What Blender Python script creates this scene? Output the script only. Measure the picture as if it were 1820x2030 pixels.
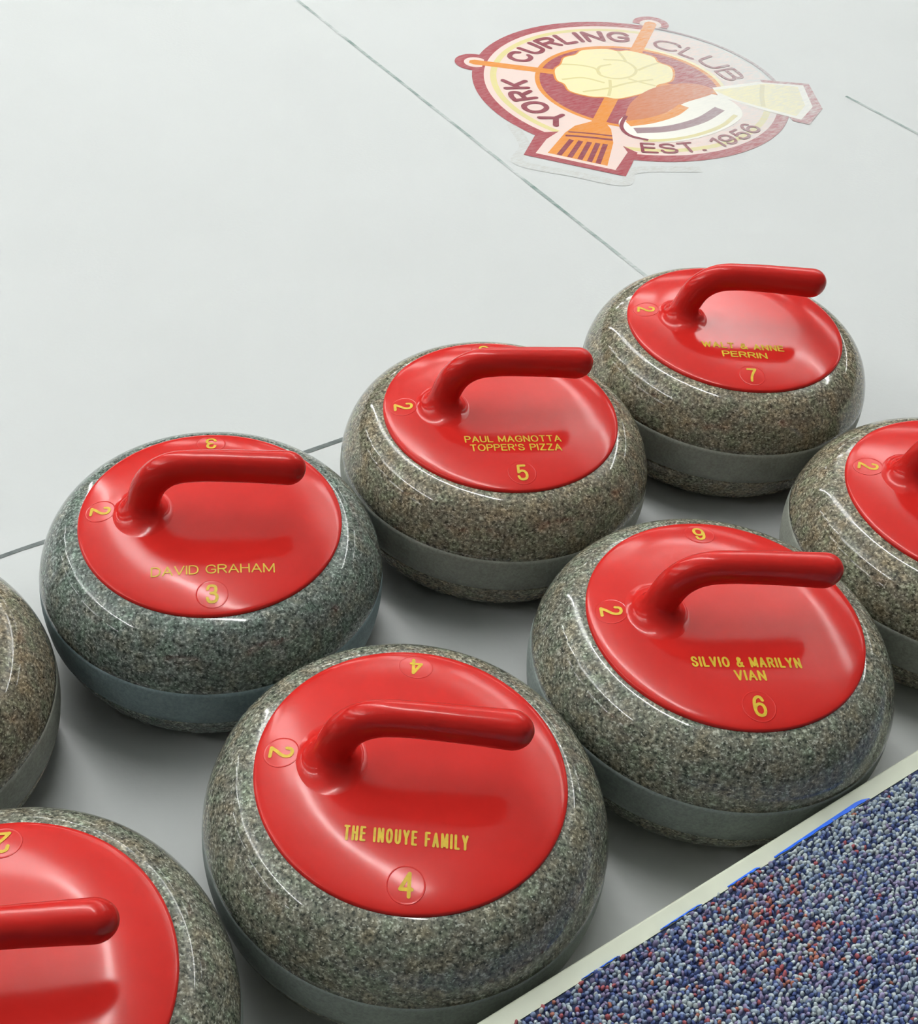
import bpy, bmesh, math, random
import numpy as np
from mathutils import Matrix, Vector

for o in list(bpy.data.objects):
    bpy.data.objects.remove(o)
sc = bpy.context.scene
COL = sc.collection
random.seed(7)
rng = np.random.default_rng(11)

# ------------------------------------------------------------------ camera
IMG_W, IMG_H = 1820, 2030
F_PX, PITCH, CAM_H, ROLL = 2547.69, 0.740474, 0.858679, 0.066803
PP_X, PP_Y = 732.87, 991.59
cam_d = bpy.data.cameras.new('camera')
cam = bpy.data.objects.new('camera', cam_d)
COL.objects.link(cam)
cam.matrix_world = (Matrix.Translation((0, 0, CAM_H))
                    @ Matrix.Rotation(math.pi / 2 - PITCH, 4, 'X')
                    @ Matrix.Rotation(ROLL, 4, 'Z'))
cam_d.sensor_fit = 'AUTO'
cam_d.sensor_width = 36.0
cam_d.lens = 36.0 * F_PX / IMG_H
cam_d.shift_x = (IMG_W / 2 - PP_X) / IMG_H
cam_d.shift_y = -(IMG_H / 2 - PP_Y) / IMG_H
cam_d.clip_start = 0.02
sc.camera = cam

# ------------------------------------------------------------------ colour management, world, lamps
sc.view_settings.view_transform = 'Standard'
sc.view_settings.look = 'None'
sc.view_settings.exposure = 0.0
sc.view_settings.gamma = 1.0
sc.view_settings.use_curve_mapping = False

world = bpy.data.worlds.new('hall_air')
sc.world = world
world.use_nodes = True
world.node_tree.nodes['Background'].inputs[0].default_value = (0.80, 0.92, 0.95, 1)
world.node_tree.nodes['Background'].inputs[1].default_value = 0.10

# the sheet's own axes: U runs along the carpeted deck edge, V runs down the sheet
ANG = math.atan2(0.166, 0.242)
U = np.array([math.cos(ANG), math.sin(ANG)])
V = np.array([-math.sin(ANG), math.cos(ANG)])
ORG = np.array([0.0406, 0.5248])           # centre of the stone numbered four


def st(s, t):
    return ORG + U * s + V * t


# rows of fluorescent strip lamps hung over the sheets, reflectors angled to the deck
LAMP_Z = 3.6
LAMP_W = 42.0            # down light of one lamp
UP_W = 60.0              # added up-facing fill, bounced off the ceiling for soft top light


def strip_lamp_or_fill(s_row, t_row, wide, watts, tilt):
    ld = bpy.data.lights.new('strip_lamp_or_fill', 'AREA')
    ld.shape = 'RECTANGLE'
    ld.size = wide
    ld.size_y = 2.4
    ld.energy = watts
    ld.color = (1.0, 1.0, 0.985)
    lo = bpy.data.objects.new('strip_lamp_or_fill', ld)
    COL.objects.link(lo)
    p = st(s_row, t_row)
    lo.matrix_world = (Matrix.Translation((p[0], p[1], LAMP_Z + (0.1 if tilt == 180 else 0.0)))
                       @ Matrix.Rotation(ANG, 4, 'Z')
                       @ Matrix.Rotation(math.radians(tilt), 4, 'X'))


for s_row in (-8.1, -3.8, 0.5, 4.8, 9.1):
    # the second bank is wide multi-tube troffers
    for t_row, tilt, share, wide in ((1.3, 0, 0.8, 0.06), (3.7, -5, 0.85, 0.62), (6.9, -10, 0.6, 0.06), (9.9, -15, 0.6, 0.06), (12.9, -15, 0.6, 0.06)):
        strip_lamp_or_fill(s_row, t_row, wide, LAMP_W * share, tilt)
        if t_row < 8 and -5 < s_row < 6:
            strip_lamp_or_fill(s_row, t_row, 0.3, UP_W * (0.62 if t_row < 2 else 1.1), 180)  # added fill above the lamp, aimed at the ceiling

sc.cycles.max_bounces = 5
sc.cycles.diffuse_bounces = 3
sc.cycles.glossy_bounces = 2
sc.cycles.caustics_reflective = False
sc.cycles.caustics_refractive = False
sc.cycles.use_adaptive_sampling = True
sc.cycles.adaptive_threshold = 0.06
sc.cycles.use_light_tree = False
sc.cycles.light_sampling_threshold = 0.02

# ------------------------------------------------------------------ material helpers


def new_mat(name):
    m = bpy.data.materials.new(name)
    m.use_nodes = True
    nt = m.node_tree
    return m, nt, nt.nodes['Principled BSDF']


def N(nt, typ, **kw):
    n = nt.nodes.new(typ)
    for k, v in kw.items():
        if k in n.inputs.keys() if hasattr(n.inputs, 'keys') else False:
            n.inputs[k].default_value = v
        else:
            setattr(n, k, v)
    return n


def noise(nt, vec, scale, detail=2.0, rough=0.5):
    n = nt.nodes.new('ShaderNodeTexNoise')
    n.inputs['Scale'].default_value = scale
    n.inputs['Detail'].default_value = detail
    n.inputs['Roughness'].default_value = rough
    if vec is not None:
        nt.links.new(vec, n.inputs['Vector'])
    return n


def ramp(nt, fac, stops, interp='LINEAR'):
    n = nt.nodes.new('ShaderNodeValToRGB')
    cr = n.color_ramp
    cr.interpolation = interp
    while len(cr.elements) > 1:
        cr.elements.remove(cr.elements[-1])
    cr.elements[0].position = stops[0][0]
    cr.elements[0].color = (*stops[0][1], 1) if len(stops[0][1]) == 3 else stops[0][1]
    for p, c in stops[1:]:
        e = cr.elements.new(p)
        e.color = (*c, 1)
    nt.links.new(fac, n.inputs[0])
    return n


def mix(nt, fac, a, b):
    n = nt.nodes.new('ShaderNodeMix')
    n.data_type = 'RGBA'
    for sock, val in ((n.inputs['Factor'], fac), (n.inputs[6], a), (n.inputs[7], b)):
        if hasattr(val, 'links') or isinstance(val, bpy.types.NodeSocket):
            nt.links.new(val, sock)
        elif isinstance(val, (int, float)):
            sock.default_value = val
        else:
            sock.default_value = (*val, 1)
    return n.outputs[2]


def math_node(nt, op, a, b=0.0, clamp=False):
    n = nt.nodes.new('ShaderNodeMath')
    n.operation = op
    n.use_clamp = clamp
    for sock, val in ((n.inputs[0], a), (n.inputs[1], b)):
        if isinstance(val, bpy.types.NodeSocket):
            nt.links.new(val, sock)
        else:
            sock.default_value = val
    return n.outputs[0]


def bump(nt, bsdf, height, strength, dist):
    b = nt.nodes.new('ShaderNodeBump')
    b.inputs['Strength'].default_value = strength
    b.inputs['Distance'].default_value = dist
    nt.links.new(height, b.inputs['Height'])
    nt.links.new(b.outputs[0], bsdf.inputs['Normal'])


def srgb(r, g, b):
    def f(c):
        c /= 255.0
        return c / 12.92 if c <= 0.04045 else ((c + 0.055) / 1.055) ** 2.4
    return (f(r), f(g), f(b))


def coord(nt, kind='Object'):
    return nt.nodes.new('ShaderNodeTexCoord').outputs[kind]


ICE_COL = (0.572, 0.581, 0.577)


def mat_ice():
    m, nt, b = new_mat('ice')
    c = coord(nt)
    n1 = noise(nt, c, 3.0, 3)
    col = ramp(nt, n1.outputs[0], [(0.3, (0.562, 0.571, 0.567)), (0.7, (0.582, 0.591, 0.587))])
    nt.links.new(col.outputs[0], b.inputs['Base Color'])
    b.inputs['Roughness'].default_value = 0.5
    b.inputs['IOR'].default_value = 1.31
    n2 = noise(nt, c, 220.0, 2)
    bump(nt, b, n2.outputs[0], 0.25, 0.0006)
    return m


def mat_paint_on_ice(name, col, lo=0.0, hi=0.0, wear=0.35, scale=60.0):
    """ice paint with frost scuffed over it; lo/hi: fade to ice white from one side to the other, frost and painted-in glare together"""
    m, nt, b = new_mat(name)
    c = coord(nt)
    mp = nt.nodes.new('ShaderNodeMapping')
    mp.inputs['Rotation'].default_value = (0, 0, math.radians(55))
    mp.inputs['Scale'].default_value = (1.0, 4.0, 1.0)
    nt.links.new(c, mp.inputs['Vector'])
    n1 = noise(nt, mp.outputs[0], scale, 4, 0.7)
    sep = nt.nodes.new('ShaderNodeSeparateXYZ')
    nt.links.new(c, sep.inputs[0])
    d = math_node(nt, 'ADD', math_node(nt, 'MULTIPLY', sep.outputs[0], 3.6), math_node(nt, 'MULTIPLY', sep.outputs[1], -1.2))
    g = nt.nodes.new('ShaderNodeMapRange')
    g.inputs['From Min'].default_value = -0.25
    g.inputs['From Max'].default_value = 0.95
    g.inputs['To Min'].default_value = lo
    g.inputs['To Max'].default_value = hi  # right side whitened more: glare painted in along with the frost
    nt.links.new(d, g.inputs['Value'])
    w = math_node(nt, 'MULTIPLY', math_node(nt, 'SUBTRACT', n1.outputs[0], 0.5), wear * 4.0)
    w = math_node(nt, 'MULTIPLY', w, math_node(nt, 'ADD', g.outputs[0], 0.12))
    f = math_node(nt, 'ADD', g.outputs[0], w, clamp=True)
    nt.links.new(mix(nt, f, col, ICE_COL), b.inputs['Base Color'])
    b.inputs['Roughness'].default_value = 0.5
    b.inputs['IOR'].default_value = 1.31
    return m


def mat_granite(name, base, light, dark, seed):
    m, nt, b = new_mat(name)
    c = coord(nt)
    mp = nt.nodes.new('ShaderNodeMapping')
    mp.inputs['Location'].default_value = (seed * 1.37, seed * 0.71, seed * 0.39)
    nt.links.new(c, mp.inputs['Vector'])
    c = mp.outputs[0]
    big = noise(nt, c, 38.0, 2, 0.6)
    mid = noise(nt, c, 330.0, 2, 0.6)
    col = ramp(nt, mid.outputs[0], [(0.30, dark), (0.44, tuple(x * 0.72 for x in base)), (0.54, base), (0.62, tuple(x * 1.45 for x in base)), (0.74, light)])
    # elongated pale feldspar grains
    mp2 = nt.nodes.new('ShaderNodeMapping')
    mp2.inputs['Scale'].default_value = (1.0, 1.0, 1.7)
    nt.links.new(c, mp2.inputs['Vector'])
    fine = noise(nt, mp2.outputs[0], 430.0, 1, 0.5)
    spk = ramp(nt, fine.outputs[0], [(0.0, (0, 0, 0)), (0.59, (0, 0, 0)), (0.70, (0.9, 0.9, 0.9))])
    c1 = mix(nt, spk.outputs[0], col.outputs[0], light)
    dk = noise(nt, c, 410.0, 1, 0.5)
    dks = ramp(nt, dk.outputs[0], [(0.0, (0.85, 0.85, 0.85)), (0.30, (0.8, 0.8, 0.8)), (0.40, (0, 0, 0))])
    c2 = mix(nt, dks.outputs[0], c1, dark)
    hue = noise(nt, c, 75.0, 1, 0.5)
    bl0 = ramp(nt, hue.outputs[0], [(0.30, (0.92, 1.04, 0.96)), (0.50, (1.0, 1.0, 1.0)), (0.70, (1.10, 1.0, 0.90))])
    m0 = nt.nodes.new('ShaderNodeMix')
    m0.data_type = 'RGBA'
    m0.blend_type = 'MULTIPLY'
    m0.inputs['Factor'].default_value = 1.0
    nt.links.new(c2, m0.inputs[6])
    nt.links.new(bl0.outputs[0], m0.inputs[7])
    c2 = m0.outputs[2]
    bl = ramp(nt, big.outputs[0], [(0.35, (0.86, 0.86, 0.88)), (0.65, (1.10, 1.10, 1.07))])
    mm = nt.nodes.new('ShaderNodeMix')
    mm.data_type = 'RGBA'
    mm.blend_type = 'MULTIPLY'
    mm.inputs['Factor'].default_value = 1.0
    nt.links.new(c2, mm.inputs[6])
    nt.links.new(bl.outputs[0], mm.inputs[7])
    nt.links.new(mm.outputs[2], b.inputs['Base Color'])
    b.inputs['Roughness'].default_value = 0.085
    b.inputs['IOR'].default_value = 1.5
    return m


def mat_band(name, base):
    m, nt, b = new_mat(name)
    c = coord(nt)
    n1 = noise(nt, c, 420.0, 3, 0.6)
    n2 = noise(nt, c, 60.0, 3, 0.6)
    f = math_node(nt, 'ADD', math_node(nt, 'MULTIPLY', n1.outputs[0], 0.6), math_node(nt, 'MULTIPLY', n2.outputs[0], 0.4))
    col = ramp(nt, f, [(0.35, tuple(x * 0.72 for x in base)), (0.65, tuple(x * 1.2 for x in base))])
    nt.links.new(col.outputs[0], b.inputs['Base Color'])
    b.inputs['Roughness'].default_value = 0.62
    bump(nt, b, n1.outputs[0], 0.3, 0.0004)
    return m


def mat_red(name, col, rough=0.22):
    m, nt, b = new_mat(name)
    c = coord(nt)
    n1 = noise(nt, c, 30.0, 3)
    cr = ramp(nt, n1.outputs[0], [(0.3, tuple(x * 0.94 for x in col)), (0.7, tuple(min(1, x * 1.05) for x in col))])
    nt.links.new(cr.outputs[0], b.inputs['Base Color'])
    rr = nt.nodes.new('ShaderNodeMapRange')
    rr.inputs['To Min'].default_value = rough * 0.8
    rr.inputs['To Max'].default_value = rough * 1.25
    nt.links.new(noise(nt, c, 90.0, 4).outputs[0], rr.inputs['Value'])
    nt.links.new(rr.outputs[0], b.inputs['Roughness'])
    b.inputs['IOR'].default_value = 1.36
    n2 = noise(nt, c, 55.0, 2)
    bump(nt, b, n2.outputs[0], 0.06, 0.0006)
    return m


def mat_plain(name, col, rough=0.6, var=0.08, scale=40.0):
    m, nt, b = new_mat(name)
    n1 = noise(nt, coord(nt), scale, 3)
    cr = ramp(nt, n1.outputs[0], [(0.3, tuple(x * (1 - var) for x in col)), (0.7, tuple(min(1, x * (1 + var)) for x in col))])
    nt.links.new(cr.outputs[0], b.inputs['Base Color'])
    b.inputs['Roughness'].default_value = rough
    return m


# ------------------------------------------------------------------ mesh helpers


def link(name, me, mat=None, parent=None):
    o = bpy.data.objects.new(name, me)
    COL.objects.link(o)
    if mat is not None and me is not None:
        if len(me.materials) == 0:
            me.materials.append(mat)
        else:
            o.material_slots[0].link = 'OBJECT'
            o.material_slots[0].material = mat
    if parent is not None:
        o.parent = parent
    return o


def pymesh(name, verts, faces, smooth=False):
    me = bpy.data.meshes.new(name)
    me.from_pydata([tuple(map(float, v)) for v in verts], [], faces)
    me.update()
    if smooth:
        me.polygons.foreach_set('use_smooth', [True] * len(me.polygons))
    return me


def revolve(name, prof, seg=128, close_start=False, close_end=False):
    verts, faces = [], []
    n = len(prof)
    for r, z in prof:
        for k in range(seg):
            a = 2 * math.pi * k / seg
            verts.append((r * math.cos(a), r * math.sin(a), z))
    for i in range(n - 1):
        for k in range(seg):
            k2 = (k + 1) % seg
            faces.append((i * seg + k, i * seg + k2, (i + 1) * seg + k2, (i + 1) * seg + k))
    if close_start:
        faces.append(tuple(reversed(range(seg))))
    if close_end:
        faces.append(tuple(range((n - 1) * seg, n * seg)))
    return pymesh(name, verts, faces, True)


def slab_st(s0, s1, t0, t1, z0, z1):
    """box aligned to the sheet axes, in world coordinates"""
    c = [st(s0, t0), st(s1, t0), st(s1, t1), st(s0, t1)]
    v = [(*p, z0) for p in c] + [(*p, z1) for p in c]
    f = [(3, 2, 1, 0), (4, 5, 6, 7), (0, 1, 5, 4), (1, 2, 6, 5), (2, 3, 7, 6), (3, 0, 4, 7)]
    return v, f


def tag(o, label=None, cat=None, group=None, kind=None):
    if label:
        o['label'] = label
    if cat:
        o['category'] = cat
    if group:
        o['group'] = group
    if kind:
        o['kind'] = kind
    return o


# engraver's block letters: strokes on a grid one unit high ('c' strokes are smooth curves)
GLYPHS = {
    'A': (0.72, [('l', (0, 0, 0.36, 1, 0.72, 0)), ('l', (0.12, 0.33, 0.60, 0.33))]),
    'B': (0.62, [('l', (0, 0, 0, 1)), ('c', (0, 1, 0.34, 1, 0.54, 0.90, 0.54, 0.66, 0.34, 0.54, 0, 0.54)), ('c', (0, 0.54, 0.38, 0.54, 0.62, 0.42, 0.62, 0.14, 0.38, 0, 0, 0))]),
    'C': (0.70, [('c', (0.69, 0.76, 0.58, 0.95, 0.36, 1, 0.12, 0.88, 0, 0.5, 0.12, 0.12, 0.36, 0, 0.58, 0.05, 0.69, 0.24))]),
    'D': (0.66, [('l', (0, 0, 0, 1)), ('c', (0, 1, 0.34, 1, 0.58, 0.84, 0.66, 0.5, 0.58, 0.16, 0.34, 0, 0, 0))]),
    'E': (0.56, [('l', (0.56, 1, 0, 1, 0, 0, 0.56, 0)), ('l', (0, 0.53, 0.50, 0.53))]),
    'F': (0.54, [('l', (0.54, 1, 0, 1, 0, 0)), ('l', (0, 0.53, 0.48, 0.53))]),
    'G': (0.72, [('c', (0.70, 0.76, 0.58, 0.95, 0.36, 1, 0.12, 0.88, 0, 0.5, 0.12, 0.12, 0.36, 0, 0.60, 0.06, 0.72, 0.22)), ('l', (0.72, 0.20, 0.72, 0.45, 0.42, 0.45))]),
    'H': (0.64, [('l', (0, 0, 0, 1)), ('l', (0.64, 0, 0.64, 1)), ('l', (0, 0.53, 0.64, 0.53))]),
    'I': (0.0, [('l', (0, 0, 0, 1))]),
    'K': (0.64, [('l', (0, 0, 0, 1)), ('l', (0.62, 1, 0, 0.38)), ('l', (0.20, 0.56, 0.64, 0))]),
    'L': (0.50, [('l', (0, 1, 0, 0, 0.50, 0))]),
    'M': (0.80, [('l', (0, 0, 0, 1, 0.40, 0.10, 0.80, 1, 0.80, 0))]),
    'N': (0.64, [('l', (0, 0, 0, 1, 0.64, 0, 0.64, 1))]),
    'O': (0.76, [('c', (0.38, 1, 0.12, 0.88, 0, 0.5, 0.12, 0.12, 0.38, 0, 0.64, 0.12, 0.76, 0.5, 0.64, 0.88, 0.38, 1))]),
    'P': (0.58, [('l', (0, 0, 0, 1)), ('c', (0, 1, 0.36, 1, 0.58, 0.88, 0.58, 0.60, 0.36, 0.47, 0, 0.47))]),
    'R': (0.62, [('l', (0, 0, 0, 1)), ('c', (0, 1, 0.36, 1, 0.58, 0.88, 0.58, 0.62, 0.36, 0.50, 0, 0.50)), ('l', (0.34, 0.50, 0.62, 0))]),
    'S': (0.62, [('c', (0.59, 0.78, 0.50, 0.95, 0.30, 1, 0.08, 0.92, 0.03, 0.72, 0.20, 0.56, 0.44, 0.47, 0.61, 0.28, 0.54, 0.07, 0.30, 0, 0.09, 0.06, 0, 0.25))]),
    'T': (0.62, [('l', (0, 1, 0.62, 1)), ('l', (0.31, 1, 0.31, 0))]),
    'U': (0.64, [('l', (0, 1, 0, 0.34)), ('c', (0, 0.34, 0.06, 0.10, 0.32, 0, 0.58, 0.10, 0.64, 0.34)), ('l', (0.64, 0.34, 0.64, 1))]),
    'V': (0.70, [('l', (0, 1, 0.35, 0, 0.70, 1))]),
    'W': (0.98, [('l', (0, 1, 0.24, 0, 0.49, 0.9, 0.74, 0, 0.98, 1))]),
    'Y': (0.70, [('l', (0, 1, 0.35, 0.44, 0.70, 1)), ('l', (0.35, 0.44, 0.35, 0))]),
    'Z': (0.62, [('l', (0.02, 1, 0.60, 1, 0, 0, 0.62, 0))]),
    '&': (0.74, [('c', (0.74, 0, 0.46, 0.34, 0.20, 0.66, 0.18, 0.90, 0.32, 1, 0.47, 0.88, 0.44, 0.70, 0.18, 0.50, 0.03, 0.30, 0.08, 0.07, 0.28, 0, 0.50, 0.10, 0.68, 0.42))]),
    "'": (0.0, [('l', (0, 1, 0, 0.74))]),
    '.': (0.06, [('l', (0, 0, 0.06, 0))]),
    '1': (0.26, [('l', (0, 0.80, 0.26, 1, 0.26, 0))]),
    '2': (0.58, [('c', (0.02, 0.72, 0.08, 0.93, 0.29, 1, 0.51, 0.92, 0.56, 0.72, 0.46, 0.50, 0.22, 0.26, 0.02, 0.02)), ('l', (0.0, 0, 0.58, 0))]),
    '3': (0.58, [('c', (0.02, 0.78, 0.10, 0.95, 0.28, 1, 0.48, 0.93, 0.52, 0.74, 0.44, 0.57, 0.22, 0.53)), ('c', (0.22, 0.53, 0.48, 0.48, 0.58, 0.29, 0.50, 0.07, 0.28, 0, 0.08, 0.06, 0, 0.24))]),
    '4': (0.60, [('l', (0.46, 0, 0.46, 1, 0, 0.30, 0.60, 0.30))]),
    '5': (0.58, [('l', (0.53, 1, 0.11, 1, 0.05, 0.50)), ('c', (0.05, 0.50, 0.28, 0.62, 0.50, 0.54, 0.58, 0.31, 0.50, 0.08, 0.28, 0, 0.08, 0.06, 0, 0.22))]),
    '6': (0.58, [('c', (0.54, 0.80, 0.46, 0.96, 0.30, 1, 0.10, 0.86, 0.01, 0.50, 0.05, 0.14, 0.28, 0, 0.50, 0.08, 0.58, 0.31, 0.50, 0.54, 0.30, 0.61, 0.10, 0.52, 0.02, 0.36))]),
    '7': (0.56, [('l', (0, 1, 0.56, 1)), ('c', (0.56, 1, 0.34, 0.62, 0.22, 0.30, 0.18, 0))]),
    '9': (0.58, [('c', (0.04, 0.20, 0.12, 0.04, 0.28, 0, 0.48, 0.14, 0.57, 0.50, 0.53, 0.86, 0.30, 1, 0.08, 0.92, 0, 0.69, 0.08, 0.46, 0.28, 0.39, 0.48, 0.48, 0.56, 0.64))]),
    ' ': (0.22, []),
}


def text_mesh(body, width=None, height=None, weight=0.15, space=0.12):
    """lettering as a mesh centred on the origin in XY, fitted to the given size; weight is the stroke width"""
    inner = height * (1 - weight)
    hw = height * weight / 2
    adv = weight / (1 - weight) + space
    sumw = sum(GLYPHS[ch][0] for ch in body)
    sx = ((width - 2 * hw) / inner - adv * (len(body) - 1)) / sumw if width else 1.0
    total = sumw * sx + adv * (len(body) - 1)
    verts, faces = [], []
    x0 = 0.0
    LAY = 0.000012                     # every stroke of a letter lies a hair above the one before

    def add(pts, fcs):
        base = len(verts)
        verts.extend(pts)
        faces.extend(tuple(base + k for k in f_) for f_ in fcs)
    for ch in body:
        w, st_ = GLYPHS[ch]
        lay = 0
        for kind, fl in st_:
            P = np.array(fl, dtype=float).reshape(-1, 2)
            P = np.stack([(P[:, 0] * sx + x0) * inner, P[:, 1] * inner], 1)
            if kind == 'c':
                closed = np.allclose(P[0], P[-1])
                Q = np.vstack([P[-2] if closed else 2 * P[0] - P[1], P, P[1] if closed else 2 * P[-1] - P[-2]])
                c = []
                for i in range(1, len(Q) - 2):
                    for t in np.linspace(0, 1, 5, endpoint=False):
                        c.append(0.5 * ((2 * Q[i]) + (-Q[i - 1] + Q[i + 1]) * t + (2 * Q[i - 1] - 5 * Q[i] + 4 * Q[i + 1] - Q[i + 2]) * t * t + (-Q[i - 1] + 3 * Q[i] - 3 * Q[i + 1] + Q[i + 2]) * t ** 3))
                c.append(P[-1])
                C = np.array(c)
                d = np.gradient(C, axis=0)
                if closed:
                    d[0] = d[-1] = C[1] - C[-2]
                d /= np.hypot(d[:, 0], d[:, 1])[:, None]
                nn = np.stack([-d[:, 1], d[:, 0]], 1) * hw
                m = len(C)
                zz = lay * LAY + np.arange(m) / m * LAY * 4
                pts = []
                for k in range(m):
                    pts += [(*(C[k] + nn[k]), zz[k]), (*(C[k] - nn[k]), zz[k])]
                add(pts, [(2 * k, 2 * k + 1, 2 * k + 3, 2 * k + 2) for k in range(m - 1)])
                lay += 5
                ends = [P[0], P[-1]] if not closed else []
            else:
                for a, b in zip(P[:-1], P[1:]):
                    d = (b - a) / max(1e-9, np.hypot(*(b - a)))
                    n_ = np.array([-d[1], d[0]]) * hw
                    z = lay * LAY
                    add([(*(a + n_), z), (*(a - n_), z), (*(b - n_), z), (*(b + n_), z)], [(0, 1, 2, 3)])
                    lay += 1
                ends = list(P)
            for e in ends:
                z = lay * LAY
                add([(e[0] + hw * math.cos(2 * math.pi * q / 10), e[1] + hw * math.sin(2 * math.pi * q / 10), z) for q in range(10)], [tuple(range(10))])
                lay += 1
        x0 += w * sx + adv
    co = np.array(verts, dtype=float)
    co[:, 0] -= total * inner / 2
    co[:, 1] -= inner / 2
    me = pymesh('lettering', co, faces)
    return me, co


def set_co(me, co):
    me.vertices.foreach_set('co', np.ascontiguousarray(co, dtype=np.float64).ravel())
    me.update()


# ------------------------------------------------------------------ the setting
M_ICE = mat_ice()
DECK_H = 0.080
EDGE_T0, EDGE_T1 = -0.1500, -0.1468          # deck edge, at s = -0.05 and s = 0.38


def edge_t(s):
    return EDGE_T0 + (s + 0.05) / 0.43 * (EDGE_T1 - EDGE_T0)


S0, S1 = -9.0, 11.0
# ice sheet
v = [(*st(S0, -0.6), 0), (*st(S1, -0.6), 0), (*st(S1, 20), 0), (*st(S0, 20), 0)]
v += [(x, y, -0.05) for x, y, z in v]
f = [(0, 1, 2, 3), (7, 6, 5, 4), (0, 4, 5, 1), (1, 5, 6, 2), (2, 6, 7, 3), (3, 7, 4, 0)]
tag(link('floor', pymesh('floor', v, f), M_ICE), 'white pebbled curling ice stretching away behind the stones', kind='structure')

# deck with its pale rounded bumper board
M_DECK = mat_plain('deck_side', srgb(150, 152, 140), 0.6)
M_TRIM = mat_plain('pale_bumper', srgb(208, 211, 192), 0.45, 0.06, 25.0)
TRIM_W = 0.0125


def strip_mesh(name, sa, sb, prof, n=2):
    """extrude a profile of (t offset from the deck edge, z) along the deck edge"""
    verts, faces = [], []
    k = len(prof)
    for i in range(n):
        s = sa + (sb - sa) * i / (n - 1)
        for dt, z in prof:
            verts.append((*st(s, edge_t(s) + dt), z))
    for i in range(n - 1):
        for j in range(k - 1):
            a = i * k + j
            faces.append((a, a + k, a + k + 1, a + 1))
    faces.append(tuple(range(k)))
    faces.append(tuple(reversed(range((n - 1) * k, n * k))))
    return pymesh(name, verts, faces, False)


pr = [(0.0, 0.0)]
for a in np.linspace(0, math.pi / 2, 6):
    pr.append((-0.002 + 0.002 * math.cos(a), DECK_H - 0.002 + 0.002 * math.sin(a)))
pr += [(-TRIM_W, DECK_H), (-TRIM_W, 0.0)]
tag(link('trim_1', strip_mesh('trim_1', -3.0, 4.0, pr), M_TRIM), 'pale cream bumper board edging the carpeted deck', kind='structure')

# hall shell (all out of the picture; it carries the bounced light and the reflections)
M_WALL = mat_plain('dark_hall_wall', (0.09, 0.095, 0.095), 0.8)
M_CEIL = mat_plain('hall_ceiling', (0.76, 0.80, 0.785), 0.8)
for nm, a in (('wall_back', (S0, S1, -1.9, -1.7, 0, 4.6)), ('wall_front', (S0, S1, 20.0, 20.2, 0, 4.6)),
              ('wall_left', (S0 - 0.2, S0, -1.9, 20.2, 0, 4.6)), ('wall_right', (S1, S1 + 0.2, -1.9, 20.2, 0, 4.6))):
    tag(link(nm, pymesh(nm, *slab_st(*a)), M_WALL), kind='structure')
tag(link('ceiling', pymesh('ceiling', *slab_st(S0 - 0.2, S1 + 0.2, -1.9, 20.2, 4.6, 4.7)), M_CEIL), kind='structure')

# ------------------------------------------------------------------ lines painted on the ice
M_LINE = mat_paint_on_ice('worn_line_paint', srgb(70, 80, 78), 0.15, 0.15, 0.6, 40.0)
M_LINE_FAINT = mat_paint_on_ice('faint_line_paint', srgb(112, 132, 126), 0.45, 0.45, 1.6, 5.0)  # patchy fade to ice white, for wear and painted-in glare


def ice_line(p, q, w, mat, label, n=60):
    p, q = np.array(p), np.array(q)
    d = (q - p) / np.hypot(*(q - p))
    nn = np.array([-d[1], d[0]])
    verts, faces = [], []
    for i in range(n + 1):
        c = p + (q - p) * i / n
        h = w * (0.42 + 0.16 * rng.random())
        o = (rng.random() - 0.5) * w * 0.12
        verts += [(*(c + nn * (o + h)), 0.0004), (*(c + nn * (o - h)), 0.0004)]
    for i in range(n):
        faces.append((2 * i, 2 * i + 1, 2 * i + 3, 2 * i + 2))
    o = link('ice_line', pymesh('ice_line', verts, faces), mat)
    tag(o, label, 'line')


_u = U * 1.0
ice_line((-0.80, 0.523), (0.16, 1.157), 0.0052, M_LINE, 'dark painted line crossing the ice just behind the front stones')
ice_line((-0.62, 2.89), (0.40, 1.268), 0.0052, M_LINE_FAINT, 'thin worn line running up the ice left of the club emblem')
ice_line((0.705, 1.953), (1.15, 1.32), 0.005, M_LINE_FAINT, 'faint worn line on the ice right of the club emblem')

# ------------------------------------------------------------------ curling stones
R, ZM, PA, PB = 0.1448, 0.0656, 0.0412, 0.0629
RC = 0.1073
Z0 = ZM + PB * math.sqrt(1 - ((RC - (R - PA)) / PA) ** 2)
BAND_UP, BAND_LO = 0.0155, -0.021
ZTOP = Z0 + 0.0098


def dome(r):
    r = np.asarray(r, dtype=float)
    return ZTOP - 3.1 * np.maximum(0.0, r - 0.060) ** 2


def side(z):
    """radius of the granite at height z"""
    if z >= ZM:
        return R - PA + PA * math.sqrt(max(0.0, 1 - ((z - ZM) / PB) ** 2))
    t = math.asin(max(-1.0, (z - ZM) / (ZM / math.sin(1.25))))
    return R - 0.047 + 0.047 * math.cos(t)


body_up = [(side(z), z) for z in ZM + np.linspace(BAND_UP, PB, 26)[:-1]]
body_up = []
for t in np.linspace(math.asin(BAND_UP / PB), math.pi / 2, 24):
    body_up.append((R - PA + PA * math.cos(t), ZM + PB * math.sin(t)))
body_up.append((0.02, ZM + PB))
zl = ZM + BAND_LO
body_lo = [(0.030, 0.004), (0.055, 0.003), (0.060, 0.0), (0.068, 0.0), (0.080, 0.0012), (0.096, 0.0025)]
for z in np.linspace(0.006, zl, 12):
    body_lo.append((side(z), z))
body_lo[5] = (0.100, 0.0030)
band = [(side(z) + (0.0 if i in (0, 8) else -0.0003), z) for i, z in enumerate(np.linspace(zl, ZM + BAND_UP, 9))]

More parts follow.
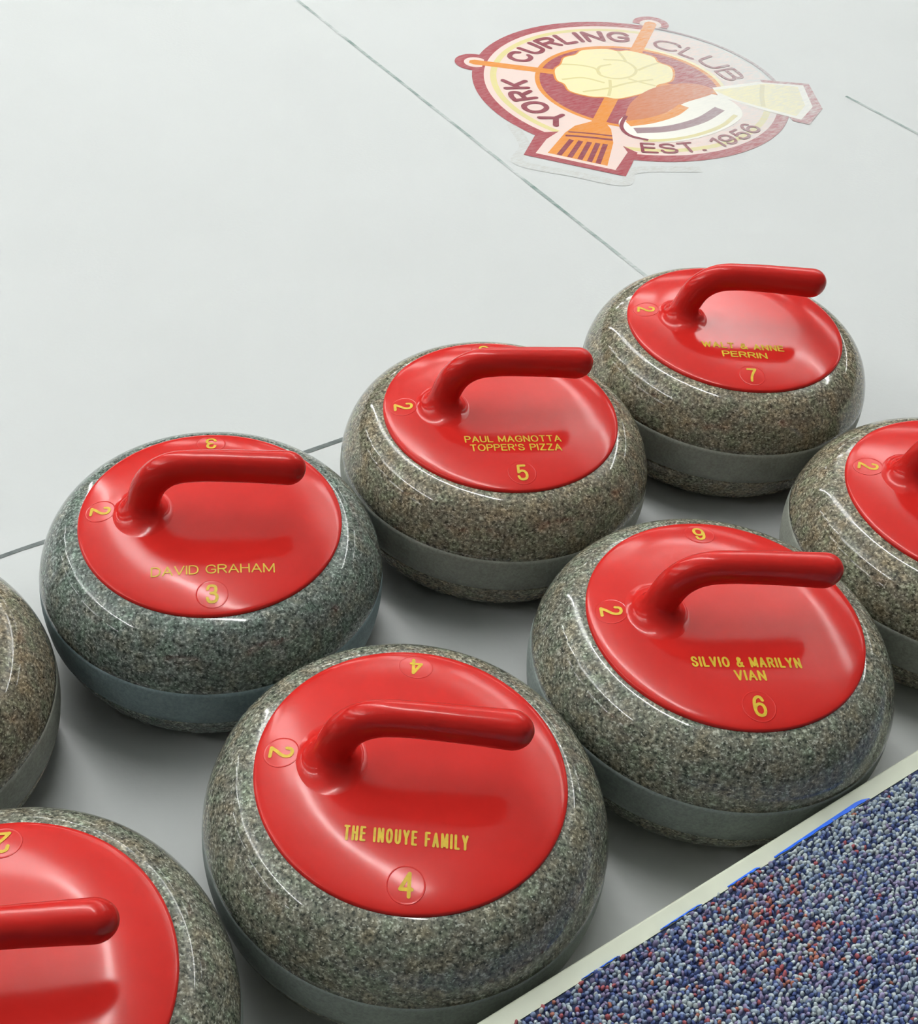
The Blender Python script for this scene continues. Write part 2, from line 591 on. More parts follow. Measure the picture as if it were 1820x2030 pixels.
# one continuous granite surface with a narrow dressed groove behind the band
prof_body = body_lo + [(side(zl) - 0.0012, zl + 0.0004), (side(ZM + BAND_UP) - 0.0012, ZM + BAND_UP - 0.0004)] + body_up
ME_BODY = revolve('granite_body', prof_body, 128, True, True)
ME_BAND = revolve('striking_band', [(band[0][0] - 0.0014, band[0][1])] + band + [(band[-1][0] - 0.0014, band[-1][1])], 128)

cap_prof = [(RC - 0.004, Z0 - 0.004), (RC, Z0 - 0.003), (RC + 0.0003, Z0 + 0.0008), (RC - 0.0002, Z0 + 0.0024)]
edge = dome(RC - 0.0025)
cap_prof += [(RC - 0.0010, float(edge) - 0.0007), (RC - 0.0025, float(edge))]
for r in np.linspace(RC - 0.006, 0.004, 30):
    cap_prof.append((r, float(dome(r))))
ME_CAP = revolve('cap', cap_prof, 128, False, True)


def handle_mesh():
    ctrl = np.array([(-0.0545, 0.1370), (-0.0535, 0.1480), (-0.0505, 0.1600), (-0.0455, 0.1710), (-0.0370, 0.1800),
                     (-0.0260, 0.1853), (-0.0120, 0.1872), (0.0100, 0.1876), (0.0400, 0.1868), (0.0770, 0.1850)])

    def cr(p0, p1, p2, p3, t):
        return 0.5 * ((2 * p1) + (-p0 + p2) * t + (2 * p0 - 5 * p1 + 4 * p2 - p3) * t * t + (-p0 + 3 * p1 - 3 * p2 + p3) * t ** 3)
    pts = []
    P = np.vstack([2 * ctrl[0] - ctrl[1], ctrl, 2 * ctrl[-1] - ctrl[-2]])
    for i in range(1, len(P) - 2):
        for t in np.linspace(0, 1, 10, endpoint=False):
            pts.append(cr(P[i - 1], P[i], P[i + 1], P[i + 2], t))
    pts.append(ctrl[-1])
    pts = np.array(pts)
    seglen = np.hypot(*np.diff(pts, axis=0).T)
    cum = np.concatenate([[0], np.cumsum(seglen)])
    total = cum[-1]

    def at(d):
        return np.array([np.interp(d, cum, pts[:, 0]), np.interp(d, cum, pts[:, 1])])
    SEG = 40
    verts, faces = [], []
    E_LAT, HF = 0.021, 0.0165

    def neck(d):
        # in-plane and sideways half sizes along the handle
        q = d / total
        ip = np.interp(q, [0, 0.12, 0.25, 0.36, 0.5, 0.75, 0.93, 1.0], [0.0138, 0.0136, 0.0138, 0.0140, 0.0134, 0.0138, 0.0146, 0.0146])
        la = np.interp(q, [0, 0.12, 0.25, 0.36, 0.5, 0.75, 0.93, 1.0], [0.0120, 0.0112, 0.0108, 0.0106, 0.0106, 0.0112, 0.0118, 0.0118])
        return ip, la
    rings = 0
    # flared foot that melts into the cap: long on the outer side, tight under the grip
    for qq in np.linspace(0, 1, 24)[:-1]:
        u = 1 - (1 - qq) ** 1.6
        lift = 1 - math.sqrt(max(0.0, 1 - u ** 2.2))
        e = 1 - u
        for k in range(SEG):
            th = 2 * math.pi * k / SEG
            ct = math.cos(th)
            hf = HF - 0.002 * ct - 0.001 * (1 - abs(ct))
            h = hf * lift
            c = at(h)
            ip, la = neck(h)
            ex = (0.013 if ct > 0 else 0.0125) * e
            x = c[0] + (ip + ex) * ct
            y = (la + E_LAT * e) * math.sin(th)
            z = float(dome(math.hypot(x, y))) + h - 0.00015 * e
            verts.append((x, y, z))
        rings += 1
    TIP = 0.0155
    ds = list(np.linspace(HF + 0.003, total - TIP, 44))
    for q in np.linspace(0, 1, 11)[1:]:
        ds.append(total - TIP + TIP * math.sin(q * math.pi / 2))
    for d in ds:
        c = at(d)
        t = at(min(total, d + 0.002)) - at(max(0, d - 0.002))
        t /= np.hypot(*t)
        nrm = np.array([t[1], -t[0]])          # points to +x on the neck, downwards on the grip
        ip, la = neck(d)
        if d > total - TIP:
            kq = (d - (total - TIP)) / TIP
            s = math.sqrt(max(0.0, 1 - kq ** 2.1)) if kq < 1 else 0.0
            s = max(s, 0.02)
        else:
            s = 1.0
        for k in range(SEG):
            th = 2 * math.pi * k / SEG
            cth, sth = math.cos(th), math.sin(th)
            # softly squared oval
            sq = 1.0 / (abs(cth) ** 2.4 + abs(sth) ** 2.4) ** (1 / 2.4)
            sq = 1 + (sq - 1) * min(1, max(0.0, d - HF) / 0.03) * 0.7
            x = c[0] + nrm[0] * ip * s * sq * cth
            z = c[1] + nrm[1] * ip * s * sq * cth
            verts.append((x, la * s * sq * sth, z))
        rings += 1
    for i in range(rings - 1):
        for k in range(SEG):
            k2 = (k + 1) % SEG
            faces.append((i * SEG + k, i * SEG + k2, (i + 1) * SEG + k2, (i + 1) * SEG + k))
    faces.append(tuple(range((rings - 1) * SEG, rings * SEG)))
    return pymesh('handle', verts, faces, True)


ME_HANDLE = handle_mesh()

M_YELLOW = mat_plain('engraved_yellow', srgb(214, 178, 30), 0.5, 0.12, 300.0)
NUM_R = 0.0895
PLUG_R = 0.0122


def drape(co, ang, rad, lift):
    """put flat lettering on the cap: its top points to the cap centre, its middle sits at (rad, ang)"""
    out = np.zeros_like(co)
    # local frame: reading direction is tangential
    rx, ry = math.cos(ang), math.sin(ang)
    tx, ty = -ry, rx
    out[:, 0] = rx * (rad - co[:, 1]) + tx * co[:, 0]
    out[:, 1] = ry * (rad - co[:, 1]) + ty * co[:, 0]
    out[:, 2] = dome(np.hypot(out[:, 0], out[:, 1])) + lift + co[:, 2]
    return out


def plug_mesh(ang):
    """thin disc let into the cap with a fine rolled rim"""
    prof = [(PLUG_R + 0.0005, -0.0004), (PLUG_R + 0.0003, 0.00022), (PLUG_R - 0.0001, 0.00022), (PLUG_R - 0.0004, 0.00008),
            (PLUG_R - 0.0010, 0.00008), (PLUG_R * 0.7, 0.00008), (PLUG_R * 0.35, 0.00008), (0.0004, 0.00008)]
    seg = 48
    co = []
    for r, z in prof:
        for k in range(seg):
            a = 2 * math.pi * k / seg
            co.append((r * math.cos(a), r * math.sin(a), z))
    co = drape(np.array(co), ang, NUM_R, 0.0)
    faces = []
    for i in range(len(prof) - 1):
        for k in range(seg):
            k2 = (k + 1) % seg
            faces.append((i * seg + k, i * seg + k2, (i + 1) * seg + k2, (i + 1) * seg + k))
    faces.append(tuple(range((len(prof) - 1) * seg, len(prof) * seg)))
    return pymesh('number_plug', co, faces, True)


def add_number(root, digit, ang_deg, red):
    ang = math.radians(ang_deg)
    pl = link('number_plug', plug_mesh(ang), red, root)
    me, co = text_mesh(digit, 0.0098 if digit != '1' else None, 0.0172, 0.14)
    set_co(me, drape(co, ang, NUM_R, 0.0004))
    link('number', me, M_YELLOW, pl)


def add_name(root, lines):
    """lines: (text, x, y, width, height, bold) in the stone's own frame, reading left to right"""
    for text, x, y, w, h, bold, rot in lines:
        me, co = text_mesh(text, w, h, bold)
        a = math.radians(rot)
        out = np.zeros_like(co)
        out[:, 0] = x + co[:, 0] * math.cos(a) - co[:, 1] * math.sin(a)
        out[:, 1] = y + co[:, 0] * math.sin(a) + co[:, 1] * math.cos(a)
        out[:, 2] = dome(np.hypot(out[:, 0], out[:, 1])) + 0.00035 + co[:, 2]
        set_co(me, out)
        link('name_lettering', me, M_YELLOW, root)


GREEN = ((0.155, 0.182, 0.162), (0.46, 0.49, 0.46), (0.030, 0.039, 0.034))
BROWN = ((0.220, 0.195, 0.140), (0.57, 0.52, 0.41), (0.046, 0.040, 0.028))
GREY = ((0.203, 0.200, 0.158), (0.55, 0.55, 0.47), (0.038, 0.044, 0.036))
RED_A = srgb(208, 43, 38)

stones = [
    # grid position (multiples of the spacing along the deck, down the sheet), turn, granite, numbers, names, label
    dict(c=(-0.1289, 0.7617), rot=5.5, g=GREEN, nums=(('3', -87), ('2', 178), ('3', 92)),
         names=(('DAVID GRAHAM', 0.0045, -0.0655, 0.0960, 0.0094, 0.12, 3.0),),
         label='green-grey curling stone lettered DAVID GRAHAM with yellow number 3'),
    dict(c=(0.1140, 0.9277), rot=7.0, g=BROWN, nums=(('5', -87), ('2', 178), ('5', 91.5)),
         names=(('PAUL MAGNOTTA', 0.0030, -0.0475, 0.0865, 0.0088, 0.14, 0.0), ("TOPPER'S PIZZA", 0.0040, -0.0590, 0.0815, 0.0088, 0.14, 0.0)),
         label='brown-grey curling stone lettered PAUL MAGNOTTA with yellow number 5'),
    dict(c=(0.3557, 1.0939), rot=0.5, g=BROWN, nums=(('7', -89.5), ('2', 172),),
         names=(('WALT & ANNE', -0.0015, -0.0465, 0.0805, 0.0098, 0.17, 0.0), ('PERRIN', -0.0020, -0.0605, 0.0440, 0.0095, 0.17, 0.0)),
         label='farthest brown-grey curling stone, lettered WALT & ANNE PERRIN, number 7'),
    dict(c=(0.0406, 0.5248), rot=-1.5, g=GREY, nums=(('4', -89.5), ('2', 178), ('4', 90.5)),
         names=(('THE INOUYE FAMILY', -0.0010, -0.0570, 0.0810, 0.0112, 0.15, 0.0),),
         label='curling stone at the deck edge lettered THE INOUYE FAMILY, number 4'),
    dict(c=(0.2812, 0.6877), rot=4.0, g=GREY, nums=(('6', -87.5), ('2', 179), ('6', 91)),
         names=(('SILVIO & MARILYN', 0.0030, -0.0505, 0.0830, 0.0100, 0.17, 0.0), ('VIAN', 0.0030, -0.0630, 0.0235, 0.0098, 0.17, 0.0)),
         label='curling stone at the deck edge lettered SILVIO & MARILYN VIAN, number 6'),
    dict(c=(0.5233, 0.8518), rot=-17.0, g=BROWN, nums=(('2', 179),), names=(),
         label='brown-grey curling stone cut off by the right edge of the picture'),
    dict(c=(-0.3710, 0.5950), rot=4.0, g=BROWN, nums=(), names=(),
         label='brown-grey curling stone cut off by the left edge, left of the number 3 stone'),
    dict(c=(-0.2013, 0.3583), rot=10.0, g=GREY, nums=(('2', 91),), names=(),
         label='curling stone cut off in the bottom left corner, red handle pointing right'),
]
M_RED = mat_red('red_plastic', RED_A, 0.14)
M_BAND = {}
for i, s in enumerate(stones):
    root = bpy.data.objects.new('curling_stone', None)
    root.empty_display_size = 0.1
    COL.objects.link(root)
    root.location = (*s['c'], 0.0)
    root.rotation_euler = (0, 0, math.radians(s['rot']))
    tag(root, s['label'], 'curling stone', 'curling stones lined up at the deck edge')
    g = s['g']
    link('granite_body', ME_BODY, mat_granite('polished_granite', g[0], g[1], g[2], i + 1), root)
    key = id(g)
    if key not in M_BAND:
        b0 = g[0]
        M_BAND[key] = mat_band('frosted_granite', (b0[0] * 1.35, b0[1] * 1.55, b0[2] * 1.85))
    link('striking_band', ME_BAND, M_BAND[key], root)
    link('cap', ME_CAP, M_RED, root)
    link('handle', ME_HANDLE, M_RED, root)
    for dg, a in s['nums']:
        add_number(root, dg, a, M_RED)
    add_name(root, s['names'])

# ------------------------------------------------------------------ carpet on the deck
M_CBASE = mat_plain('carpet_backing', srgb(50, 60, 92), 0.95, 0.3, 500.0)
carpet = bpy.data.objects.new('carpet', None)
COL.objects.link(carpet)
tag(carpet, 'blue and grey loop pile carpet with reddish flecks covering the deck', 'carpet')
verts, faces = [], []
sa, sb = -3.0, 4.0
cpt = [(sa, edge_t(sa) - TRIM_W - 0.0002), (sb, edge_t(sb) - TRIM_W - 0.0002), (sb, -1.69), (sa, -1.69)]
verts = [(*st(*c), 0.0) for c in cpt] + [(*st(*c), DECK_H - 0.001) for c in cpt]
faces = [(0, 1, 2, 3), (7, 6, 5, 4), (0, 4, 5, 1), (1, 5, 6, 2), (2, 6, 7, 3), (3, 7, 4, 0)]
link('carpet_backing', pymesh('carpet_backing', verts, faces), M_CBASE, carpet)


def unproj(px, py, z):
    u, vv = px - PP_X, py - PP_Y
    c_, s_ = math.cos(ROLL), math.sin(ROLL)
    u, vv = c_ * u + s_ * vv, -s_ * u + c_ * vv
    a, b = u / F_PX, -vv / F_PX
    s_, c_ = math.sin(PITCH), math.cos(PITCH)
    D = np.array([a, c_ + b * s_, -s_ + b * c_])
    return D[:2] * (CAM_H - z) / -D[2]


def pile():
    step = 0.0031
    ss = np.arange(-0.30, 0.72, step)
    tt = np.arange(0.0, 0.46, step * 0.9)
    S, T = np.meshgrid(ss, tt)
    S = S + rng.normal(0, 0.0007, S.shape) + (np.arange(S.shape[0]) % 2)[:, None] * step / 2
    T = T + rng.normal(0, 0.0007, T.shape)
    S, T = S.ravel(), T.ravel()
    keep = T > 0.0006
    S, T = S[keep], T[keep]
    n = len(S)
    XY = ORG + S[:, None] * U + ((EDGE_T0 + (S + 0.05) / 0.43 * (EDGE_T1 - EDGE_T0)) - TRIM_W - T)[:, None] * V
    # each loop: a small leaning dome
    K = 6
    a = np.arange(K) * 2 * np.pi / K
    lens = 0.0017 * (0.85 + 0.5 * rng.random(n))
    wid = 0.00125 * (0.85 + 0.4 * rng.random(n))
    hgt = 0.0034 * (0.75 + 0.5 * rng.random(n))
    yaw = rng.random(n) * np.pi
    lean = rng.normal(0, 0.0006, (n, 2))
    layers = [(1.0, -0.15), (0.93, 0.55), (0.55, 0.9)]
    V3 = np.zeros((n, 3 * K + 1, 3))
    for li, (q, hz) in enumerate(layers):
        lx = lens[:, None] * q * np.cos(a)
        ly = wid[:, None] * q * np.sin(a)
        cx = np.cos(yaw)[:, None]
        sx = np.sin(yaw)[:, None]
        V3[:, li * K:(li + 1) * K, 0] = XY[:, 0:1] + cx * lx - sx * ly + lean[:, 0:1] * max(hz, 0)
        V3[:, li * K:(li + 1) * K, 1] = XY[:, 1:2] + sx * lx + cx * ly + lean[:, 1:2] * max(hz, 0)
        V3[:, li * K:(li + 1) * K, 2] = DECK_H - 0.001 + (hgt * hz)[:, None]
    V3[:, 3 * K, 0] = XY[:, 0] + lean[:, 0]
    V3[:, 3 * K, 1] = XY[:, 1] + lean[:, 1]
    V3[:, 3 * K, 2] = DECK_H - 0.001 + hgt
    quads = []
    for li in range(2):
        for k in range(K):
            k2 = (k + 1) % K
            quads.append((li * K + k, li * K + k2, (li + 1) * K + k2, (li + 1) * K + k))
    tris = [(2 * K + k, 2 * K + (k + 1) % K, 3 * K) for k in range(K)]
    nv = 3 * K + 1
    off = (np.arange(n) * nv)[:, None]
    loops = np.concatenate([(off + np.array(quads).ravel()[None]), (off + np.array(tris).ravel()[None])], axis=1).ravel()
    starts_one = np.concatenate([np.arange(len(quads)) * 4, len(quads) * 4 + np.arange(len(tris)) * 3])
    per = len(quads) * 4 + len(tris) * 3
    starts = ((np.arange(n) * per)[:, None] + starts_one[None]).ravel()
    me = bpy.data.meshes.new('loop_pile')
    me.vertices.add(n * nv)
    me.vertices.foreach_set('co', V3.ravel())
    me.loops.add(len(loops))
    me.loops.foreach_set('vertex_index', loops.astype(np.int32))
    me.polygons.add(len(starts))
    me.polygons.foreach_set('loop_start', starts.astype(np.int32))
    me.update(calc_edges=True)
    me.validate()
    me.polygons.foreach_set('use_smooth', np.ones(len(me.polygons), dtype=bool))
    # yarn colours: space-dyed blue, grey, navy, with mauve and rusty areas
    pal = np.array([srgb(190, 200, 203), srgb(164, 178, 190), srgb(132, 148, 180), srgb(78, 94, 146), srgb(140, 132, 166), srgb(172, 92, 98), srgb(182, 118, 100)])

    def field(fx, fy, ph):
        return np.sin(S * fx + ph) * np.cos(T * fy + ph * 1.7)
    mauve = np.clip(0.5 + 0.6 * field(19, 23, 0.4) + 0.3 * field(47, 39, 2.0), 0, 1)
    light = np.clip(0.55 + 0.5 * field(13, 29, 1.3) + 0.3 * field(61, 53, 0.2), 0, 1)
    red = np.zeros(n)
    for px, py, sx_, w in ((1490, 1790, 0.020, 1.0), (1560, 1860, 0.022, 0.9), (1440, 1770, 0.018, 0.7), (1560, 1800, 0.02, 0.5), (1380, 1960, 0.03, 0.25), (1250, 1900, 0.03, 0.2), (1120, 2010, 0.03, 0.3)):
        c = unproj(px, py, DECK_H)
        d2 = ((XY - c) ** 2).sum(1)
        red = np.maximum(red, w * np.exp(-d2 / (2 * sx_ ** 2)))
    # the mauve dye is strongest along the deck edge
    mauve = mauve * np.exp(-T / 0.11) * (S < 0.30)
    wts = np.stack([0.26 + 0.45 * light * (1 - mauve), 0.30 + 0 * S, 0.26 + 0.15 * (1 - light), 0.20 + 0.2 * (1 - light),
                    0.05 + 0.55 * mauve + 0.5 * red, 0.012 + 0.45 * red, 0.008 + 0.35 * red], 1)
    wts /= wts.sum(1, keepdims=True)
    idx = (rng.random(n)[:, None] > np.cumsum(wts, 1)).sum(1).clip(0, 6)
    col = pal[idx] * (0.85 + 0.3 * rng.random((n, 1)))
    at = me.color_attributes.new('yarn', 'FLOAT_COLOR', 'POINT')
    c4 = np.ones((n, nv, 4))
    c4[:, :, :3] = col[:, None, :]
    at.data.foreach_set('color', c4.ravel())
    m, nt, b = new_mat('yarn')
    an = nt.nodes.new('ShaderNodeAttribute')
    an.attribute_name = 'yarn'
    hs = nt.nodes.new('ShaderNodeHueSaturation')
    hs.inputs['Value'].default_value = 1.0
    nt.links.new(an.outputs['Color'], hs.inputs['Color'])
    nt.links.new(hs.outputs[0], b.inputs['Base Color'])
    b.inputs['Roughness'].default_value = 0.8
    o = link('loop_pile', me, m, carpet)
    tag(o, kind='stuff')


pile()

# blue edging tape showing between the bumper and the carpet
M_TAPE = mat_plain('blue_tape', srgb(40, 110, 245), 0.4, 0.1, 200.0)
tape = bpy.data.objects.new('edging_tape', None)
COL.objects.link(tape)
tag(tape, 'bright blue tape strip along the carpet edge beside the bumper board', 'tape')
for sa_, sb_, w0, w1 in ((0.205, 0.302, 0.0012, 0.0034), (0.160, 0.190, 0.0010, 0.0016), (0.098, 0.135, 0.0007, 0.0011), (0.03, 0.062, 0.0005, 0.0009)):
    vs, fs = [], []
    n = 16
    for i in range(n + 1):
        q = i / n
        s_ = sa_ + (sb_ - sa_) * q
        w = (w0 + (w1 - w0) * q) * (1.0 if i < n - 1 else (0.75 if i < n else 0.15))
        t_ = edge_t(s_) - TRIM_W + w + 0.0004
        wob = 0.0003 * math.sin(i * 1.9)
        a_, b_ = st(s_, t_), st(s_, t_ - w + wob)
        vs += [(*a_, DECK_H + 0.0002), (*a_, DECK_H + 0.0008), (*b_, DECK_H + 0.0014), (*b_, DECK_H + 0.0002)]
    for i in range(n):
        for j in range(4):
            j2 = (j + 1) % 4
            fs.append((i * 4 + j, i * 4 + j2, (i + 1) * 4 + j2, (i + 1) * 4 + j))
    fs += [(3, 2, 1, 0), (n * 4, n * 4 + 1, n * 4 + 2, n * 4 + 3)]
    link('tape_piece', pymesh('tape_piece', vs, fs), M_TAPE, tape)

# ------------------------------------------------------------------ club emblem painted in the ice
LC = (0.3619, 1.9382)
LR = 0.2467
logo = bpy.data.objects.new('club_emblem', None)
COL.objects.link(logo)
logo.location = (*LC, 0.0)
logo.rotation_euler = (0, 0, ANG)
tag(logo, 'round red and cream YORK CURLING CLUB emblem with crossed brooms painted on the ice', 'emblem')
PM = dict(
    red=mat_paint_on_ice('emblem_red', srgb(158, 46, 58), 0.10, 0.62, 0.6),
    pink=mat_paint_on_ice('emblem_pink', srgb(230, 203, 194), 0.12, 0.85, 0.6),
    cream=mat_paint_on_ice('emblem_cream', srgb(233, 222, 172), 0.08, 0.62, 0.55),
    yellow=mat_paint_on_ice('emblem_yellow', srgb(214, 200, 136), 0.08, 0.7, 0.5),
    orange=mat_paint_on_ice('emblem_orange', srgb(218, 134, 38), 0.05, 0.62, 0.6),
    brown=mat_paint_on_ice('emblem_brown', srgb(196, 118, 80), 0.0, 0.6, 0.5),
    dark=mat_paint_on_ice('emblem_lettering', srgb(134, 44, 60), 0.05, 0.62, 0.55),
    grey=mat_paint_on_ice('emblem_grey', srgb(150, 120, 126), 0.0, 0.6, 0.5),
    smudge_grey=mat_paint_on_ice('emblem_smudge', srgb(190, 188, 184), 0.6, 0.7, 1.6, 90.0),
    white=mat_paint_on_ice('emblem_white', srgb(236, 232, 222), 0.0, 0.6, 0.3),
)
_layer = [0.0004]


def zl_next():
    _layer[0] += 0.000008
    return _layer[0]


def poly(name, pts, mat, z=None, label=None):
    z = zl_next() if z is None else z
    bm = bmesh.new()
    vs = [bm.verts.new((x * LR, y * LR, z)) for x, y in pts]
    fc = bm.faces.new(vs)
    bmesh.ops.triangulate(bm, faces=[fc])
    bmesh.ops.recalc_face_normals(bm, faces=bm.faces)
    me = bpy.data.meshes.new(name)
    if bm.faces and sum(f_.normal.z for f_ in bm.faces) < 0:
        bmesh.ops.reverse_faces(bm, faces=bm.faces)
    bm.to_mesh(me)
    bm.free()
    return link(name, me, PM[mat], logo)


def arc_band(name, r0, r1, a0, a1, mat, n=96, r1b=None):
    z = zl_next()
    vs, fs = [], []
    for i in range(n + 1):
        q = i / n
        a = math.radians(a0 + (a1 - a0) * q)
        vs += [(r0 * LR * math.cos(a), r0 * LR * math.sin(a), z), (r1 * LR * math.cos(a), r1 * LR * math.sin(a), z)]
    for i in range(n):
        fs.append((2 * i, 2 * i + 1, 2 * i + 3, 2 * i + 2))
    return link(name, pymesh(name, vs, fs), PM[mat], logo)


def smooth_closed(pts, sub=6):
    P = np.array(pts, dtype=float)
    n = len(P)
    out = []
    for i in range(n):
        p0, p1, p2, p3 = P[i - 1], P[i], P[(i + 1) % n], P[(i + 2) % n]
        for t in np.linspace(0, 1, sub, endpoint=False):
            out.append(0.5 * ((2 * p1) + (-p0 + p2) * t + (2 * p0 - 5 * p1 + 4 * p2 - p3) * t * t + (-p0 + 3 * p1 - 3 * p2 + p3) * t ** 3))
    return [tuple(p) for p in out]


def stroke(name, pts, w, mat, sub=8):
    """painted line through the points"""
    P = np.array(pts, dtype=float)
    Q = np.vstack([2 * P[0] - P[1], P, 2 * P[-1] - P[-2]])
    c = []
    for i in range(1, len(Q) - 2):
        for t in np.linspace(0, 1, sub, endpoint=False):
            c.append(0.5 * ((2 * Q[i]) + (-Q[i - 1] + Q[i + 1]) * t + (2 * Q[i - 1] - 5 * Q[i] + 4 * Q[i + 1] - Q[i + 2]) * t * t + (-Q[i - 1] + 3 * Q[i] - 3 * Q[i + 1] + Q[i + 2]) * t ** 3))
    c.append(P[-1])
    c = np.array(c)
    d = np.gradient(c, axis=0)
    d /= np.hypot(d[:, 0], d[:, 1])[:, None]
    nn = np.stack([-d[:, 1], d[:, 0]], 1) * w / 2
    z = zl_next()
    vs, fs = [], []
    for a, b in zip(c + nn, c - nn):
        vs += [(a[0] * LR, a[1] * LR, z), (b[0] * LR, b[1] * LR, z)]
    for i in range(len(c) - 1):
        fs.append((2 * i, 2 * i + 1, 2 * i + 3, 2 * i + 2))
    return link(name, pymesh(name, vs, fs), PM[mat], logo)


def arc_text(body, r, a_mid, span, h, mat, inward=False, bold=0.20):
    """letters set along the ring; inward: reads along the bottom with its feet outwards"""
    adv = bold / (1 - bold) + 0.14
    inner = h * (1 - bold)
    sumw = sum(GLYPHS[c][0] for c in body)
    sx = (math.radians(span) * r / inner - adv * len(body)) / sumw
    x = -math.radians(span) * r / 2
    for ch in body:
        wch = (GLYPHS[ch][0] * sx + bold / (1 - bold)) * inner
        if ch != ' ':
            gl = GLYPHS[ch][0]
            me, co = text_mesh(ch, (gl * sx) * inner + h * bold if gl > 0 else None, h, bold)
            co = co.copy()
            xx = co[:, 0] + x + wch / 2
            if not inward:
                ang = math.radians(a_mid) - xx / r
                rad = r + co[:, 1]
            else:
                ang = math.radians(a_mid) + xx / r
                rad = r - co[:, 1]
            out = np.stack([rad * np.cos(ang) * LR, rad * np.sin(ang) * LR, co[:, 2] + zl_next()], 1)
            set_co(me, out)
            link('letter', me, PM[mat], logo)
        x += wch + 0.14 * inner


# smudged outline under the emblem on the near side
stroke('smudge', [(-1.00, -0.10), (-1.10, -0.36), (-1.25, -0.50), (-1.05, -0.75), (-0.86, -0.96), (-0.70, -0.88), (-0.35, -1.04)], 0.07, 'smudge_grey')
# discs and rings
poly('ring_field', [(0.95 * math.cos(a), 0.95 * math.sin(a)) for a in np.linspace(0, 2 * math.pi, 96, endpoint=False)], 'pink')
arc_band('yellow_ring', 0.845, 0.885, 42, 330, 'yellow')
arc_band('red_ring', 0.925, 1.0, 40, 325, 'red')
arc_band('red_ring', 0.975, 1.0, -25, 40, 'grey')
arc_band('orange_ring', 0.565, 0.60, 0, 360, 'orange')
poly('inner_disc', [(0.57 * math.cos(a), 0.57 * math.sin(a)) for a in np.linspace(0, 2 * math.pi, 96, endpoint=False)], 'red')
arc_band('cream_ring', 0.60, 0.625, -30, 40, 'cream')

# crossed brooms: red surrounds, orange handles and heads
for k, (tip, head, hw) in enumerate((((0.79, 0.70), (-0.53, -0.33), 0.042), ((-0.70, 0.72), (0.46, -0.33), 0.036))):
    tip, head = np.array(tip), np.array(head)
    d = (tip - head) / np.hypot(*(tip - head))
    nn = np.array([-d[1], d[0]])
    # red knob around the handle end
    kn = [tuple(tip + d * 0.00 + 0.125 * (math.cos(a) * d + math.sin(a) * nn)) for a in np.linspace(-1.9, 1.9, 18)]
    poly('handle_surround', kn, 'red')
    kn = [tuple(tip + d * -0.01 + 0.075 * (math.cos(a) * d + math.sin(a) * nn)) for a in np.linspace(-2.3, 2.3, 18)]
    poly('handle_margin', kn, 'pink')
    w = hw
    poly('broom_handle', [tuple(head + nn * w), tuple(tip + nn * w), tuple(tip + d * 0.03 + nn * w * 0.5), tuple(tip + d * 0.03 - nn * w * 0.5), tuple(tip - nn * w), tuple(head - nn * w)], 'orange')

# near broom head
poly('broom_surround', [(-0.93, -0.25), (-1.17, -0.44), (-0.80, -0.91), (-0.55, -0.72), (-0.60, -0.5), (-0.66, -0.36)], 'red')
poly('broom_margin', [(-0.72, -0.27), (-0.93, -0.345), (-1.095, -0.455), (-0.805, -0.825), (-0.60, -0.69), (-0.54, -0.52), (-0.50, -0.40)], 'pink')
poly('broom_head', [(-0.54, -0.285), (-0.67, -0.285), (-0.78, -0.33), (-1.03, -0.485), (-0.815, -0.765), (-0.60, -0.56), (-0.50, -0.42), (-0.475, -0.345)], 'orange')
for q in (0.15, 0.35, 0.54, 0.72, 0.88):
    a = np.array((-1.02, -0.50)) * (1 - q) + np.array((-0.83, -0.755)) * q
    b = np.array((-0.83, -0.39)) * (1 - q) + np.array((-0.63, -0.575)) * q
    stroke('bristle_gap', [tuple(a * 0.97 + b * 0.03), tuple((a + b) / 2), tuple(b)], 0.030, 'dark', 3)
stroke('broom_binding', [(-0.80, -0.36), (-0.70, -0.43), (-0.58, -0.53)], 0.022, 'dark')
stroke('broom_binding', [(-0.755, -0.33), (-0.65, -0.405), (-0.55, -0.49)], 0.016, 'dark')

# far broom head
poly('broom_surround', [(0.84, -0.31), (1.09, -0.50), (0.90, -0.80), (0.66, -0.92), (0.60, -0.84)], 'red')
poly('broom_margin', [(0.47, -0.26), (0.80, -0.33), (1.04, -0.50), (0.86, -0.755), (0.66, -0.85), (0.54, -0.65), (0.42, -0.37)], 'white')
poly('broom_head', [(0.45, -0.29), (0.62, -0.33), (0.83, -0.37), (0.99, -0.50), (0.83, -0.72), (0.67, -0.80), (0.56, -0.61), (0.48, -0.45)], 'cream')
stroke('broom_binding', [(0.80, -0.375), (0.68, -0.49), (0.575, -0.61)], 0.03, 'yellow')

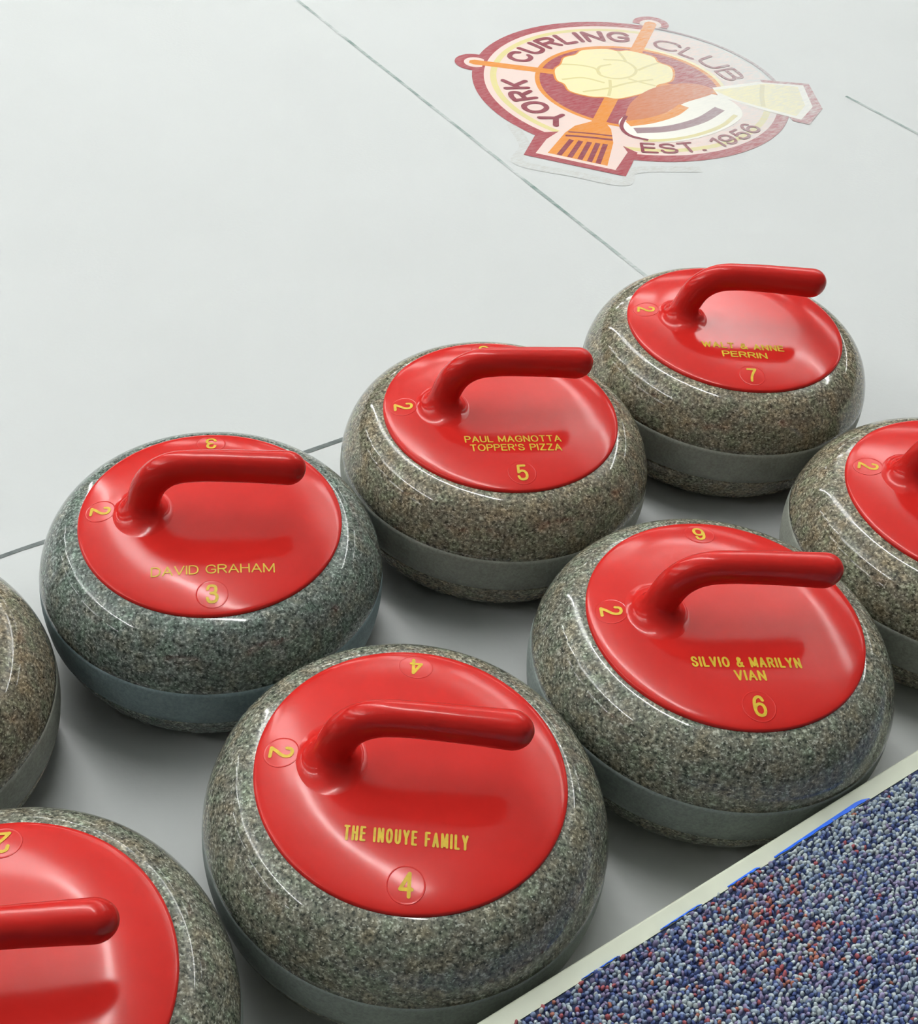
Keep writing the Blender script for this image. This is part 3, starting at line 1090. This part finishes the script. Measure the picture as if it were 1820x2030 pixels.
# rose in the middle
petals = [(-0.395, 0.10), (-0.365, 0.20), (-0.37, 0.27), (-0.290, 0.395), (-0.20, 0.445), (-0.118, 0.515), (-0.02, 0.520), (0.07, 0.555), (0.222, 0.505), (0.275, 0.44),
          (0.352, 0.410), (0.430, 0.272), (0.405, 0.19), (0.425, 0.08), (0.30, -0.060), (0.17, -0.075), (0.10, -0.12), (-0.05, -0.125), (-0.19, -0.115), (-0.25, -0.06), (-0.33, -0.01)]
poly('rose_edge', smooth_closed([(x * 1.035, (y - 0.2) * 1.035 + 0.2) for x, y in petals]), 'orange')
poly('rose', smooth_closed(petals), 'cream')
for pts in ([(-0.20, 0.445), (-0.10, 0.38), (-0.04, 0.30), (-0.06, 0.22)], [(0.10, 0.38), (0.21, 0.30), (0.20, 0.17), (0.10, 0.10), (-0.02, 0.12), (-0.07, 0.21), (0.0, 0.30), (0.10, 0.30)],
            [(-0.33, 0.06), (-0.16, 0.03), (0.02, 0.03), (0.2, 0.0)], [(-0.34, 0.26), (-0.20, 0.22), (-0.12, 0.10)], [(0.275, 0.44), (0.24, 0.34), (0.21, 0.28)],
            [(0.405, 0.18), (0.30, 0.17), (0.20, 0.15)], [(0.15, -0.08), (0.10, 0.0), (0.06, 0.08)], [(-0.22, -0.06), (-0.14, 0.02), (-0.06, 0.12)]):
    stroke('rose_fold', pts, 0.020, 'yellow')

# little curling stone in front of the brooms
poly('stone_drawing', smooth_closed([(-0.44, -0.44), (-0.34, -0.33), (-0.10, -0.30), (0.20, -0.28), (0.40, -0.33), (0.44, -0.50), (0.34, -0.66), (0.05, -0.74), (-0.25, -0.72), (-0.43, -0.60)]), 'white')
poly('stone_drawing', smooth_closed([(-0.34, -0.37), (-0.16, -0.20), (0.10, -0.10), (0.34, -0.13), (0.45, -0.24), (0.40, -0.33), (0.15, -0.35), (-0.12, -0.42), (-0.30, -0.45)]), 'brown')
stroke('stone_drawing', [(-0.36, -0.41), (-0.20, -0.44), (-0.02, -0.43), (0.12, -0.38)], 0.07, 'orange')
stroke('stone_drawing', [(-0.38, -0.50), (-0.22, -0.56), (-0.08, -0.58), (0.10, -0.57), (0.30, -0.51)], 0.07, 'grey')
stroke('stone_drawing', [(-0.42, -0.62), (-0.28, -0.68), (-0.08, -0.71), (0.14, -0.69), (0.33, -0.62)], 0.03, 'yellow')
stroke('stone_drawing', [(-0.30, -0.32), (-0.42, -0.42), (-0.45, -0.53), (-0.39, -0.63)], 0.025, 'dark')

# lettering round the ring
arc_text('YORK', 0.735, 172, 52, 0.175, 'dark')
arc_text('CURLING', 0.755, 87, 78, 0.170, 'dark')
arc_text('CLUB', 0.735, 8, 58, 0.160, 'dark', bold=0.15)
arc_text('EST. 1956', 0.84, -96, 60, 0.125, 'dark', inward=True, bold=0.16)
